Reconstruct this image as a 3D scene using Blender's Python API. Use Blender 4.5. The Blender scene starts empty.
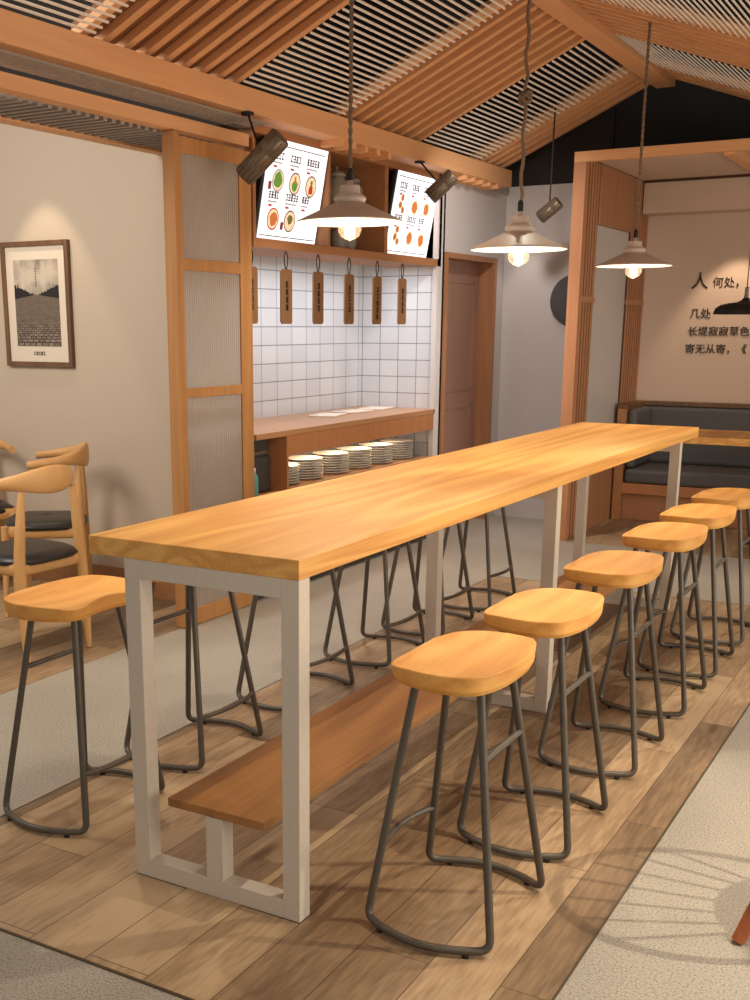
import bpy, math, random
from mathutils import Vector, Matrix
random.seed(7)
S = bpy.context.scene
COL = S.collection
PI = math.pi

# ------------------------------------------------------------------ camera
cam_d = bpy.data.cameras.new('camera'); cam = bpy.data.objects.new('camera', cam_d); COL.objects.link(cam)
cam.location = (1.4904, -2.4355, 1.6401)
cam.rotation_euler = (PI/2 - 0.2443, 0, 0.5391)
cam_d.sensor_fit = 'AUTO'; cam_d.sensor_width = 36
cam_d.lens = 1120.86/1000*36
cam_d.shift_x = 0.06497; cam_d.shift_y = 0.10589
cam_d.clip_start = 0.05; cam_d.clip_end = 60
S.camera = cam
# ------------------------------------------------------------------ colour management
S.view_settings.view_transform = 'Standard'; S.view_settings.look = 'None'
S.view_settings.gamma = 1; S.view_settings.use_curve_mapping = False
S.view_settings.exposure = 0.10
# ------------------------------------------------------------------ world
W = bpy.data.worlds.new('world'); S.world = W; W.use_nodes = True
W.node_tree.nodes['Background'].inputs[0].default_value = (1.0, 0.92, 0.82, 1)
W.node_tree.nodes['Background'].inputs[1].default_value = 0.42

# ------------------------------------------------------------------ lights
def look(o, target):
    d = Vector(target) - Vector(o.location)
    o.rotation_euler = d.to_track_quat('-Z', 'Y').to_euler()
def spot(loc, tgt, power, angle=60, blend=.5, radius=.04, col=(1, .74, .48), name='spot_light'):
    l = bpy.data.lights.new(name, 'SPOT'); l.energy = power; l.spot_size = math.radians(angle); l.spot_blend = blend
    l.shadow_soft_size = radius; l.color = col
    o = bpy.data.objects.new(name, l); COL.objects.link(o); o.location = loc; look(o, tgt); return o
def area(loc, tgt, power, sx, sy, col=(1, .80, .60), name='fill_area_light'):
    l = bpy.data.lights.new(name, 'AREA'); l.shape = 'RECTANGLE'; l.size = sx; l.size_y = sy; l.energy = power; l.color = col
    o = bpy.data.objects.new(name, l); COL.objects.link(o); o.location = loc; look(o, tgt); return o
WARM = (1, .87, .68)
# ceiling spots on the seating side of the table
spot((0.95, 1.20, 2.72), (0.30, 0.15, 0), 95, 80, .7, .03, WARM)
spot((1.96, 1.14, 2.38), (1.20, 0.78, 0), 150, 62, .5, .012, WARM)
spot((0.95, 3.10, 2.72), (0.30, 2.10, 0), 95, 80, .7, .03, WARM)
spot((0.95, 5.00, 2.72), (0.30, 4.00, 0), 95, 80, .7, .03, WARM)
spot((1.30, -0.60, 2.60), (0.30, -0.2, 0), 26, 80, .8, .04, WARM)
# spots above the table
spot((-0.45, 0.10, 3.15), (-0.40, 0.75, 1.0), 72, 62, .9, .06, (1, .91, .73))
spot((-0.60, 3.15, 3.15), (-0.36, 2.6, 1.0), 66, 84, .9, .06, (1, .91, .73))
# spots on the kitchen side
spot((-1.70, 3.4, 2.85), (-1.7, 3.2, 0), 80, 80, .8, .06, (1, .91, .78))
spot((-1.6, 1.0, 2.95), (-1.75, 0.9, 0), 80, 80, .8, .06, (1, .91, .78))
spot((-1.5, 5.4, 3.0), (-1.4, 5.2, 0), 120, 80, .8, .06, (1, .90, .80))
spot((-1.15, 4.6, 2.95), (-2.2, 6.5, 1.5), 75, 84, .9, .08, (1, .93, .88))  # added spot, brightens the door wall; no fixture seen there
# wall washers: picture wall, grey wall, lettering wall
spot((-3.55, 2.55, 2.84), (-3.60, 2.85, 0.9), 22, 58, .45, .02, (1, .80, .58))
spot((-1.95, 6.70, 2.74), (-2.0, 6.92, 0.6), 16, 46, .6, .02, (1, .92, .86))
spot((-0.45, 7.45, 2.55), (-0.45, 7.9, 1.2), 26, 70, .5, .02, (1, .78, .56))
# kitchen work light
for (loc, pw, w_, l_, c_, nm) in (((-2.45, 4.3, 2.07), 13, .12, 2.2, (.92, .95, 1.0), 'kitchen_strip_light'), ((-2.36, 4.45, .862), 4.2, .06, 1.7, (1, .84, .54), 'shelf_strip_light')):
    o_ = area(loc, (loc[0], loc[1], 0), pw, w_, l_, c_, nm); o_.rotation_euler = (0, 0, 0)
# added broad soft fill behind the camera, not a known ceiling lamp
area((1.9, -3.4, 3.4), (0.2, 1.8, 0.6), 28, 3.0, 2.4, (1, .91, .78))
# added fill from the right, no real window; lifts side faces and roof slope
area((4.4, 2.4, 1.5), (0, 2.4, 1.9), 155, 6.5, 2.4, (1, .93, .80), 'side_fill_light')
area((-3.2, 0.2, 2.9), (-3.3, 2.4, 0.9), 60, 1.2, 1.2, (1, .90, .78))  # added fill that brightens the left wall, not a real ceiling lamp

# ------------------------------------------------------------------ materials
def nt(name):
    m = bpy.data.materials.new(name); m.use_nodes = True
    t = m.node_tree; b = t.nodes['Principled BSDF']; return m, t, b
def N(t, typ, **kw):
    n = t.nodes.new(typ)
    for k, v in kw.items():
        if k in n.inputs.keys() if isinstance(k, str) else False: n.inputs[k].default_value = v
        else: setattr(n, k, v)
    return n
def ramp(t, stops):
    r = t.nodes.new('ShaderNodeValToRGB'); e = r.color_ramp.elements
    while len(e) < len(stops): e.new(0.5)
    for i, (p, c) in enumerate(stops): e[i].position = p; e[i].color = (*c, 1)
    return r
def srgb(r, g, b):
    f = lambda c: (c/255/12.92) if c/255 <= .04045 else ((c/255+.055)/1.055)**2.4
    return (f(r), f(g), f(b))
def bump(t, b, src, s=.2, d=.002):
    n = t.nodes.new('ShaderNodeBump'); n.inputs['Strength'].default_value = s; n.inputs['Distance'].default_value = d
    t.links.new(src, n.inputs['Height']); t.links.new(n.outputs[0], b.inputs['Normal'])
def plain(name, c, rough=.6, metal=0, noise=0, nscale=30, spec=.5, bmp=0):
    m, t, b = nt(name); b.inputs['Roughness'].default_value = rough; b.inputs['Metallic'].default_value = metal
    b.inputs['Specular IOR Level'].default_value = spec
    tc = t.nodes.new('ShaderNodeTexCoord'); n = t.nodes.new('ShaderNodeTexNoise'); n.inputs['Scale'].default_value = nscale
    n.inputs['Detail'].default_value = 4
    t.links.new(tc.outputs['Object'], n.inputs['Vector'])
    k = noise
    r = ramp(t, [(.3, tuple(x*(1-k) for x in c)), (.7, tuple(min(1, x*(1+k)) for x in c))])
    t.links.new(n.outputs['Fac'], r.inputs[0]); t.links.new(r.outputs[0], b.inputs['Base Color'])
    if bmp: bump(t, b, n.outputs['Fac'], bmp, .003)
    return m
def wood(name, lo, hi, axis='Y', freq=9, stretch=.10, rough=.45, contrast=1.0, dist=3.5, pore=.5):
    """grain running along one axis of the object's own space"""
    m, t, b = nt(name); b.inputs['Roughness'].default_value = rough
    tc = t.nodes.new('ShaderNodeTexCoord'); mp = t.nodes.new('ShaderNodeMapping')
    s = {'T': (.42, stretch, 1), 'X': (stretch, 1, 1), 'Y': (1, stretch, 1), 'Z': (1, 1, stretch)}[axis]
    mp.inputs['Scale'].default_value = s
    t.links.new(tc.outputs['Object'], mp.inputs['Vector'])
    w = t.nodes.new('ShaderNodeTexNoise'); w.inputs['Scale'].default_value = freq*.35; w.inputs['Detail'].default_value = 2
    w.inputs['Distortion'].default_value = .4
    t.links.new(mp.outputs[0], w.inputs['Vector'])
    mu = N(t, 'ShaderNodeMath', operation='MULTIPLY'); mu.inputs[1].default_value = dist*4
    t.links.new(w.outputs['Fac'], mu.inputs[0])
    sn = N(t, 'ShaderNodeMath', operation='SINE')
    m2 = N(t, 'ShaderNodeMath', operation='MULTIPLY'); m2.inputs[1].default_value = 2.2
    t.links.new(mu.outputs[0], m2.inputs[0]); t.links.new(m2.outputs[0], sn.inputs[0])
    f = t.nodes.new('ShaderNodeTexNoise'); f.inputs['Scale'].default_value = freq*9; f.inputs['Detail'].default_value = 5
    mp2 = t.nodes.new('ShaderNodeMapping'); s2 = tuple(1 if v > .2 else v*.35 for v in s); mp2.inputs['Scale'].default_value = s2
    t.links.new(tc.outputs['Object'], mp2.inputs['Vector']); t.links.new(mp2.outputs[0], f.inputs['Vector'])
    a = N(t, 'ShaderNodeMath', operation='MULTIPLY_ADD'); a.inputs[1].default_value = .16*contrast; a.inputs[2].default_value = .5
    t.links.new(sn.outputs[0], a.inputs[0])
    p = N(t, 'ShaderNodeMath', operation='MULTIPLY_ADD'); p.inputs[1].default_value = pore; 
    t.links.new(f.outputs['Fac'], p.inputs[0])
    sub = N(t, 'ShaderNodeMath', operation='SUBTRACT'); sub.inputs[1].default_value = pore*.5
    t.links.new(a.outputs[0], sub.inputs[0]); t.links.new(sub.outputs[0], p.inputs[2])
    r = ramp(t, [(.2, lo), (.8, hi)]); t.links.new(p.outputs[0], r.inputs[0])
    t.links.new(r.outputs[0], b.inputs['Base Color'])
    bump(t, b, f.outputs['Fac'], .08, .001)
    return m

M = {}
M['oak_top'] = wood('oak_tabletop', srgb(204, 140, 66), srgb(240, 184, 102), 'T', 22, .03, .5, 1.1, 4.5, .75)
M['oak_edge'] = M['oak_top']
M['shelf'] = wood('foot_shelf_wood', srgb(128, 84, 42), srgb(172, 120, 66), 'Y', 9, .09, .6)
M['seat'] = wood('seat_wood', srgb(210, 142, 66), srgb(238, 178, 94), 'Y', 12, .18, .5, 1.0, 4)
M['chairwood'] = wood('chair_wood', srgb(200, 148, 90), srgb(220, 172, 112), 'Z', 14, .35, .45, .7, 2)
M['beam'] = wood('beam_wood', srgb(218, 160, 110), srgb(232, 178, 128), 'Y', 16, .05, .6, .6)
M['beamX'] = wood('beam_wood_cross', srgb(218, 160, 110), srgb(232, 178, 128), 'X', 16, .05, .6, .6)
M['beamZ'] = wood('post_wood', srgb(170, 118, 66), srgb(196, 142, 86), 'Z', 16, .05, .55, .7)
M['back_board'] = wood('ceiling_board_wood', srgb(122, 76, 46), srgb(140, 92, 58), 'X', 14, .06, .7, .6)
M['slatwood'] = wood('screen_slat_wood', srgb(172, 118, 80), srgb(194, 138, 98), 'Z', 18, .05, .6, .6)
M['slatboard'] = wood('screen_board_wood', srgb(66, 38, 24), srgb(80, 48, 30), 'Z', 18, .05, .7, .5)  # very dark tone paints the shade of the slat gaps into the board
M['boothpanel'] = wood('booth_panel_wood', srgb(158, 108, 74), srgb(180, 128, 90), 'Z', 14, .06, .5, .6)
M['cabinet'] = wood('cabinet_wood', srgb(150, 100, 62), srgb(176, 124, 80), 'Y', 14, .06, .55, .6)
M['counter'] = wood('counter_wood', srgb(166, 108, 66), srgb(188, 128, 84), 'Z', 18, .06, .5, .5)
M['counter_top'] = wood('counter_top_wood', srgb(170, 122, 84), srgb(190, 140, 100), 'Y', 14, .06, .3, .5)
M['tag'] = wood('tag_wood', srgb(126, 90, 56), srgb(148, 108, 70), 'Z', 30, .1, .6, .5)
M['doorwood'] = wood('door_wood', srgb(150, 112, 96), srgb(166, 126, 108), 'Z', 14, .05, .5, .4)
M['white_metal'] = plain('powder_coated_white_steel', srgb(206, 194, 178), .45, 0, .03, 60)
M['dark_steel'] = plain('dark_bronze_steel', srgb(92, 84, 74), .42, .35, .08, 40)
M['black'] = plain('matte_black', srgb(26, 24, 22), .6, 0, .1, 20)
M['rubber'] = plain('black_rubber', srgb(30, 27, 25), .8)
M['leather'] = plain('black_leather', srgb(38, 34, 32), .38, 0, .12, 60, .5, .15)
M['grey_leather'] = plain('grey_leather', srgb(88, 86, 86), .5, 0, .06, 50, .5, .12)
M['wallpaper'] = plain('beige_wall_plaster', srgb(200, 184, 166), .9, 0, .04, 90, .3, .35)
M['greywall'] = plain('light_grey_wall_plaster', srgb(206, 200, 198), .9, 0, .025, 60, .3, .25)
M['boothwall'] = plain('booth_wall_plaster', srgb(210, 186, 166), .9, 0, .03, 60, .3, .3)
M['dark_ceiling'] = plain('dark_painted_ceiling', srgb(52, 46, 44), .9, 0, .1, 8)
M['white_slat'] = plain('white_painted_slat', srgb(248, 238, 226), .6)
M['grey_slat'] = plain('weathered_grey_slat', srgb(150, 138, 128), .7, 0, .1, 30)
M['shade_out'] = plain('pale_clay_enamel', srgb(196, 176, 162), .5, 0, .06, 40)
M['shade_in'] = plain('white_enamel', srgb(250, 246, 238), .4)
M['ceramic'] = plain('white_ceramic', srgb(232, 228, 222), .25)
M['clay'] = plain('grey_stoneware', srgb(140, 130, 120), .6, 0, .1, 40)
M['spot_body'] = plain('brushed_bronze', srgb(112, 98, 84), .42, .5, .2, 60)
M['cord'] = plain('braided_cord', srgb(120, 98, 78), .9, 0, .35, 160)
M['brass'] = plain('steel_knob', srgb(170, 160, 150), .3, .9)
M['ink'] = plain('dark_lettering', srgb(44, 34, 28), .7)
M['paper'] = plain('picture_mat_paper', srgb(226, 212, 194), .9)
M['pictureframe'] = wood('picture_frame_wood', srgb(96, 68, 46), srgb(124, 90, 62), 'Z', 20, .1, .5)
M['disc'] = plain('charcoal_disc', srgb(84, 84, 86), .5, 0, .04, 40)
M['metaltrim'] = plain('dark_metal_trim', srgb(96, 82, 66), .4, .5)
M['teal'] = plain('teal_plastic', srgb(90, 150, 146), .5)
M['cabinet_dark'] = plain('dark_grey_laminate', srgb(70, 68, 66), .5, 0, .05, 20)
M['sheet'] = plain('white_paper_sheet', srgb(228, 212, 196), .8)
M['windsor'] = wood('reddish_chair_wood', srgb(150, 78, 40), srgb(186, 106, 60), 'Z', 16, .15, .4)
M['red'] = plain('menu_red_food', srgb(176, 60, 34), .7, 0, .3, 200)

def emit(name, c, s):
    m, t, b = nt(name); b.inputs['Base Color'].default_value = (*c, 1); b.inputs['Emission Color'].default_value = (*c, 1)
    b.inputs['Emission Strength'].default_value = s; return m
M['bulb'] = emit('glowing_bulb', (1, .93, .80), 6)
M['screen'] = emit('lit_menu_screen', (.93, .94, 1.0), .85)
M['led'] = emit('warm_led_strip', (1, .72, .32), 6)
def scr(name, c): return emit(name, c, .6)
M['scr_ink'] = scr('menu_ink', srgb(50, 46, 48)); M['scr_green'] = scr('menu_green', srgb(96, 140, 60))
M['scr_brown'] = scr('menu_brown', srgb(190, 112, 60)); M['scr_red'] = scr('menu_red', srgb(180, 60, 44))
M['scr_bowl'] = scr('menu_bowl', srgb(120, 92, 80)); M['scr_cream'] = scr('menu_cream', srgb(236, 214, 178))
M['scr_olive'] = scr('menu_olive', srgb(110, 104, 48)); M['scr_red2'] = scr('menu_dark_red', srgb(120, 50, 36)); M['scr_grey'] = scr('menu_grey', srgb(150, 150, 156))

# ribbed glass
m, t, b = nt('ribbed_glass'); M['ribbed'] = m
b.inputs['Base Color'].default_value = (*srgb(206, 196, 188), 1); b.inputs['Roughness'].default_value = .12; b.inputs['Specular IOR Level'].default_value = .9
out = t.nodes['Material Output']; tr = t.nodes.new('ShaderNodeBsdfTransparent'); tl = t.nodes.new('ShaderNodeBsdfTranslucent')
tl.inputs[0].default_value = (*srgb(220, 206, 194), 1); tr.inputs[0].default_value = (.92, .9, .88, 1)
mx1 = t.nodes.new('ShaderNodeMixShader'); mx1.inputs[0].default_value = .3
mx2 = t.nodes.new('ShaderNodeMixShader'); mx2.inputs[0].default_value = .30
t.links.new(b.outputs[0], mx1.inputs[1]); t.links.new(tl.outputs[0], mx1.inputs[2])
t.links.new(mx1.outputs[0], mx2.inputs[1]); t.links.new(tr.outputs[0], mx2.inputs[2]); t.links.new(mx2.outputs[0], out.inputs[0])
# frosted booth glass
m, t, b = nt('frosted_glass'); M['frosted'] = m
b.inputs['Base Color'].default_value = (*srgb(206, 200, 196), 1); b.inputs['Roughness'].default_value = .3
out = t.nodes['Material Output']; tr = t.nodes.new('ShaderNodeBsdfTransparent')
mx = t.nodes.new('ShaderNodeMixShader'); mx.inputs[0].default_value = .08
t.links.new(b.outputs[0], mx.inputs[1]); t.links.new(tr.outputs[0], mx.inputs[2]); t.links.new(mx.outputs[0], out.inputs[0])
# clear bulb glass
m, t, b = nt('clear_glass_cup'); M['glass'] = m
b.inputs['Base Color'].default_value = (*srgb(214, 190, 166), 1); b.inputs['Roughness'].default_value = .1
out = t.nodes['Material Output']; tr = t.nodes.new('ShaderNodeBsdfTransparent')
mx = t.nodes.new('ShaderNodeMixShader'); mx.inputs[0].default_value = .88
t.links.new(b.outputs[0], mx.inputs[1]); t.links.new(tr.outputs[0], mx.inputs[2]); t.links.new(mx.outputs[0], out.inputs[0])

# plank floor
m, t, b = nt('oak_floor_planks'); M['planks'] = m
tc = t.nodes.new('ShaderNodeTexCoord'); sp = t.nodes.new('ShaderNodeSeparateXYZ'); cb = t.nodes.new('ShaderNodeCombineXYZ')
t.links.new(tc.outputs['Object'], sp.inputs[0]); t.links.new(sp.outputs['Y'], cb.inputs['X']); t.links.new(sp.outputs['X'], cb.inputs['Y'])
br = t.nodes.new('ShaderNodeTexBrick'); br.offset = .37; br.offset_frequency = 2
for k, v in (('Color1', (0, 0, 0, 1)), ('Color2', (1, 1, 1, 1)), ('Mortar', (.5, .5, .5, 1)), ('Scale', 1), ('Mortar Size', .0016), ('Mortar Smooth', .3), ('Brick Width', 1.15), ('Row Height', .20)):
    br.inputs[k].default_value = v
t.links.new(cb.outputs[0], br.inputs['Vector'])
off = N(t, 'ShaderNodeVectorMath', operation='MULTIPLY_ADD'); off.inputs[1].default_value = (13, 7, 31)
t.links.new(br.outputs['Color'], off.inputs[0]); t.links.new(tc.outputs['Object'], off.inputs[2])
mp = t.nodes.new('ShaderNodeMapping'); mp.inputs['Scale'].default_value = (1, .12, 1); t.links.new(off.outputs[0], mp.inputs['Vector'])
n1 = t.nodes.new('ShaderNodeTexNoise'); n1.inputs['Scale'].default_value = 5; n1.inputs['Detail'].default_value = 4; n1.inputs['Distortion'].default_value = .6
n2 = t.nodes.new('ShaderNodeTexNoise'); n2.inputs['Scale'].default_value = 70; n2.inputs['Detail'].default_value = 6
t.links.new(mp.outputs[0], n1.inputs['Vector']); t.links.new(mp.outputs[0], n2.inputs['Vector'])
bw = t.nodes.new('ShaderNodeRGBToBW'); t.links.new(br.outputs['Color'], bw.inputs[0])
a1 = N(t, 'ShaderNodeMath', operation='MULTIPLY_ADD'); a1.inputs[1].default_value = .45; a1.inputs[2].default_value = .0
t.links.new(bw.outputs[0], a1.inputs[0])
a2 = N(t, 'ShaderNodeMath', operation='MULTIPLY_ADD'); a2.inputs[1].default_value = .60; t.links.new(n1.outputs['Fac'], a2.inputs[0]); t.links.new(a1.outputs[0], a2.inputs[2])
a3 = N(t, 'ShaderNodeMath', operation='MULTIPLY_ADD'); a3.inputs[1].default_value = .60; t.links.new(n2.outputs['Fac'], a3.inputs[0]); t.links.new(a2.outputs[0], a3.inputs[2])
r = ramp(t, [(.36, srgb(86, 68, 50)), (.60, srgb(124, 100, 75)), (.82, srgb(154, 126, 95)), (1, srgb(180, 152, 118))])
t.links.new(a3.outputs[0], r.inputs[0])
# knots
vo = t.nodes.new('ShaderNodeTexVoronoi'); vo.inputs['Scale'].default_value = 1.9
mp3 = t.nodes.new('ShaderNodeMapping'); mp3.inputs['Scale'].default_value = (1.6, .55, 1); t.links.new(off.outputs[0], mp3.inputs['Vector'])
t.links.new(mp3.outputs[0], vo.inputs['Vector'])
kr = ramp(t, [(.0, (.28, .2, .14)), (.045, (.45, .38, .3)), (.09, (1, 1, 1))]); t.links.new(vo.outputs['Distance'], kr.inputs[0])
mk = N(t, 'ShaderNodeMix', data_type='RGBA', blend_type='MULTIPLY'); mk.inputs[0].default_value = .8
t.links.new(r.outputs[0], mk.inputs[6]); t.links.new(kr.outputs[0], mk.inputs[7])
mm = N(t, 'ShaderNodeMix', data_type='RGBA'); mm.inputs[7].default_value = (*srgb(70, 50, 36), 1)
t.links.new(br.outputs['Fac'], mm.inputs[0]); t.links.new(mk.outputs[2], mm.inputs[6]); t.links.new(mm.outputs[2], b.inputs['Base Color'])
b.inputs['Roughness'].default_value = .5; bump(t, b, n2.outputs['Fac'], .15, .001)

# stone floor
m, t, b = nt('speckled_stone_floor'); M['stone'] = m
tc = t.nodes.new('ShaderNodeTexCoord')
n1 = t.nodes.new('ShaderNodeTexNoise'); n1.inputs['Scale'].default_value = 150; n1.inputs['Detail'].default_value = 6
n2 = t.nodes.new('ShaderNodeTexNoise'); n2.inputs['Scale'].default_value = 3; n2.inputs['Detail'].default_value = 3
vo = t.nodes.new('ShaderNodeTexVoronoi'); vo.inputs['Scale'].default_value = 45
for n in (n1, n2, vo): t.links.new(tc.outputs['Object'], n.inputs['Vector'])
r1 = ramp(t, [(.30, srgb(112, 104, 92)), (.46, srgb(164, 156, 143)), (.72, srgb(188, 180, 167))]); t.links.new(n1.outputs['Fac'], r1.inputs[0])
r2 = ramp(t, [(.0, (.5, .46, .42)), (.05, (.8, .78, .75)), (.10, (1, 1, 1))]); t.links.new(vo.outputs['Distance'], r2.inputs[0])
mk = N(t, 'ShaderNodeMix', data_type='RGBA', blend_type='MULTIPLY'); mk.inputs[0].default_value = .7
t.links.new(r1.outputs[0], mk.inputs[6]); t.links.new(r2.outputs[0], mk.inputs[7])
r3 = ramp(t, [(.3, (.90, .90, .90)), (.7, (1, 1, 1))]); t.links.new(n2.outputs['Fac'], r3.inputs[0])
mk2 = N(t, 'ShaderNodeMix', data_type='RGBA', blend_type='MULTIPLY'); mk2.inputs[0].default_value = 1
t.links.new(mk.outputs[2], mk2.inputs[6]); t.links.new(r3.outputs[0], mk2.inputs[7]); t.links.new(mk2.outputs[2], b.inputs['Base Color'])
b.inputs['Roughness'].default_value = .55; bump(t, b, n1.outputs['Fac'], .10, .001)

# glazed wall tiles
def tiles(name, ax, bw_):
    m, t, b = nt(name)
    tc = t.nodes.new('ShaderNodeTexCoord'); sp = t.nodes.new('ShaderNodeSeparateXYZ'); cb = t.nodes.new('ShaderNodeCombineXYZ')
    t.links.new(tc.outputs['Object'], sp.inputs[0]); t.links.new(sp.outputs[ax], cb.inputs['X']); t.links.new(sp.outputs['Z'], cb.inputs['Y'])
    br = t.nodes.new('ShaderNodeTexBrick'); br.offset = 0
    for k, v in (('Color1', (*srgb(212, 214, 218), 1)), ('Color2', (*srgb(202, 204, 210), 1)), ('Mortar', (*srgb(128, 134, 142), 1)), ('Scale', 1), ('Mortar Size', .0035), ('Mortar Smooth', .2), ('Brick Width', bw_), ('Row Height', .126)):
        br.inputs[k].default_value = v
    t.links.new(cb.outputs[0], br.inputs['Vector']); t.links.new(br.outputs['Color'], b.inputs['Base Color'])
    b.inputs['Roughness'].default_value = .4
    iv = N(t, 'ShaderNodeMath', operation='SUBTRACT'); iv.inputs[0].default_value = 1; t.links.new(br.outputs['Fac'], iv.inputs[1])
    bump(t, b, iv.outputs[0], .4, .002)
    return m
M['tileY'] = tiles('white_wall_tiles', 'Y', .20); M['tileX'] = tiles('white_wall_tiles_side', 'X', .158)

# photograph print: cobbled road under a cloudy sky
m, t, b = nt('cobbled_road_print'); M['print'] = m
tc = t.nodes.new('ShaderNodeTexCoord'); sp = t.nodes.new('ShaderNodeSeparateXYZ'); t.links.new(tc.outputs['Generated'], sp.inputs[0])
def math_(op, a, bb=None, c=None):
    n = N(t, 'ShaderNodeMath', operation=op)
    for i, v in enumerate((a, bb, c)):
        if v is None: continue
        if isinstance(v, (int, float)): n.inputs[i].default_value = v
        else: t.links.new(v, n.inputs[i])
    return n.outputs[0]
gx, gz = sp.outputs['X'], sp.outputs['Z']
dep = math_('MAXIMUM', math_('SUBTRACT', .60, gz), .012)
inv = math_('DIVIDE', 1, dep)
px_ = math_('MULTIPLY', math_('SUBTRACT', gx, .5), inv)
cb = t.nodes.new('ShaderNodeCombineXYZ'); t.links.new(math_('MULTIPLY', px_, 2.6), cb.inputs[0]); t.links.new(math_('MULTIPLY', inv, 2.6), cb.inputs[1])
br = t.nodes.new('ShaderNodeTexBrick')
for k, v in (('Color1', (*srgb(150, 134, 116), 1)), ('Color2', (*srgb(112, 98, 84), 1)), ('Mortar', (*srgb(44, 36, 30), 1)), ('Scale', 1), ('Mortar Size', .055), ('Mortar Smooth', .3), ('Brick Width', .62), ('Row Height', .36)):
    br.inputs[k].default_value = v
t.links.new(cb.outputs[0], br.inputs['Vector'])
cl = t.nodes.new('ShaderNodeTexNoise'); cl.inputs['Scale'].default_value = 3.2; cl.inputs['Detail'].default_value = 4; t.links.new(tc.outputs['Generated'], cl.inputs['Vector'])
cr = ramp(t, [(.35, srgb(138, 126, 116)), (.6, srgb(206, 192, 174))]); t.links.new(cl.outputs['Fac'], cr.inputs[0])
tn = t.nodes.new('ShaderNodeTexNoise'); tn.inputs['Scale'].default_value = 30; t.links.new(tc.outputs['Generated'], tn.inputs['Vector'])
edge = math_('ABSOLUTE', math_('SUBTRACT', gx, .5))
treetop = math_('ADD', math_('MULTIPLY_ADD', edge, .26, .585), math_('MULTIPLY', math_('SUBTRACT', tn.outputs['Fac'], .5), .14))
treebot = math_('SUBTRACT', .60, math_('MULTIPLY', edge, .10))
mixs = N(t, 'ShaderNodeMix', data_type='RGBA'); mixs.inputs[6].default_value = (*srgb(30, 26, 24), 1)
t.links.new(math_('GREATER_THAN', gz, treetop), mixs.inputs[0]); t.links.new(cr.outputs[0], mixs.inputs[7])
mixr = N(t, 'ShaderNodeMix', data_type='RGBA'); t.links.new(math_('GREATER_THAN', gz, treebot), mixr.inputs[0])
t.links.new(br.outputs['Color'], mixr.inputs[6]); t.links.new(mixs.outputs[2], mixr.inputs[7]); t.links.new(mixr.outputs[2], b.inputs['Base Color'])
b.inputs['Roughness'].default_value = .6

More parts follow.
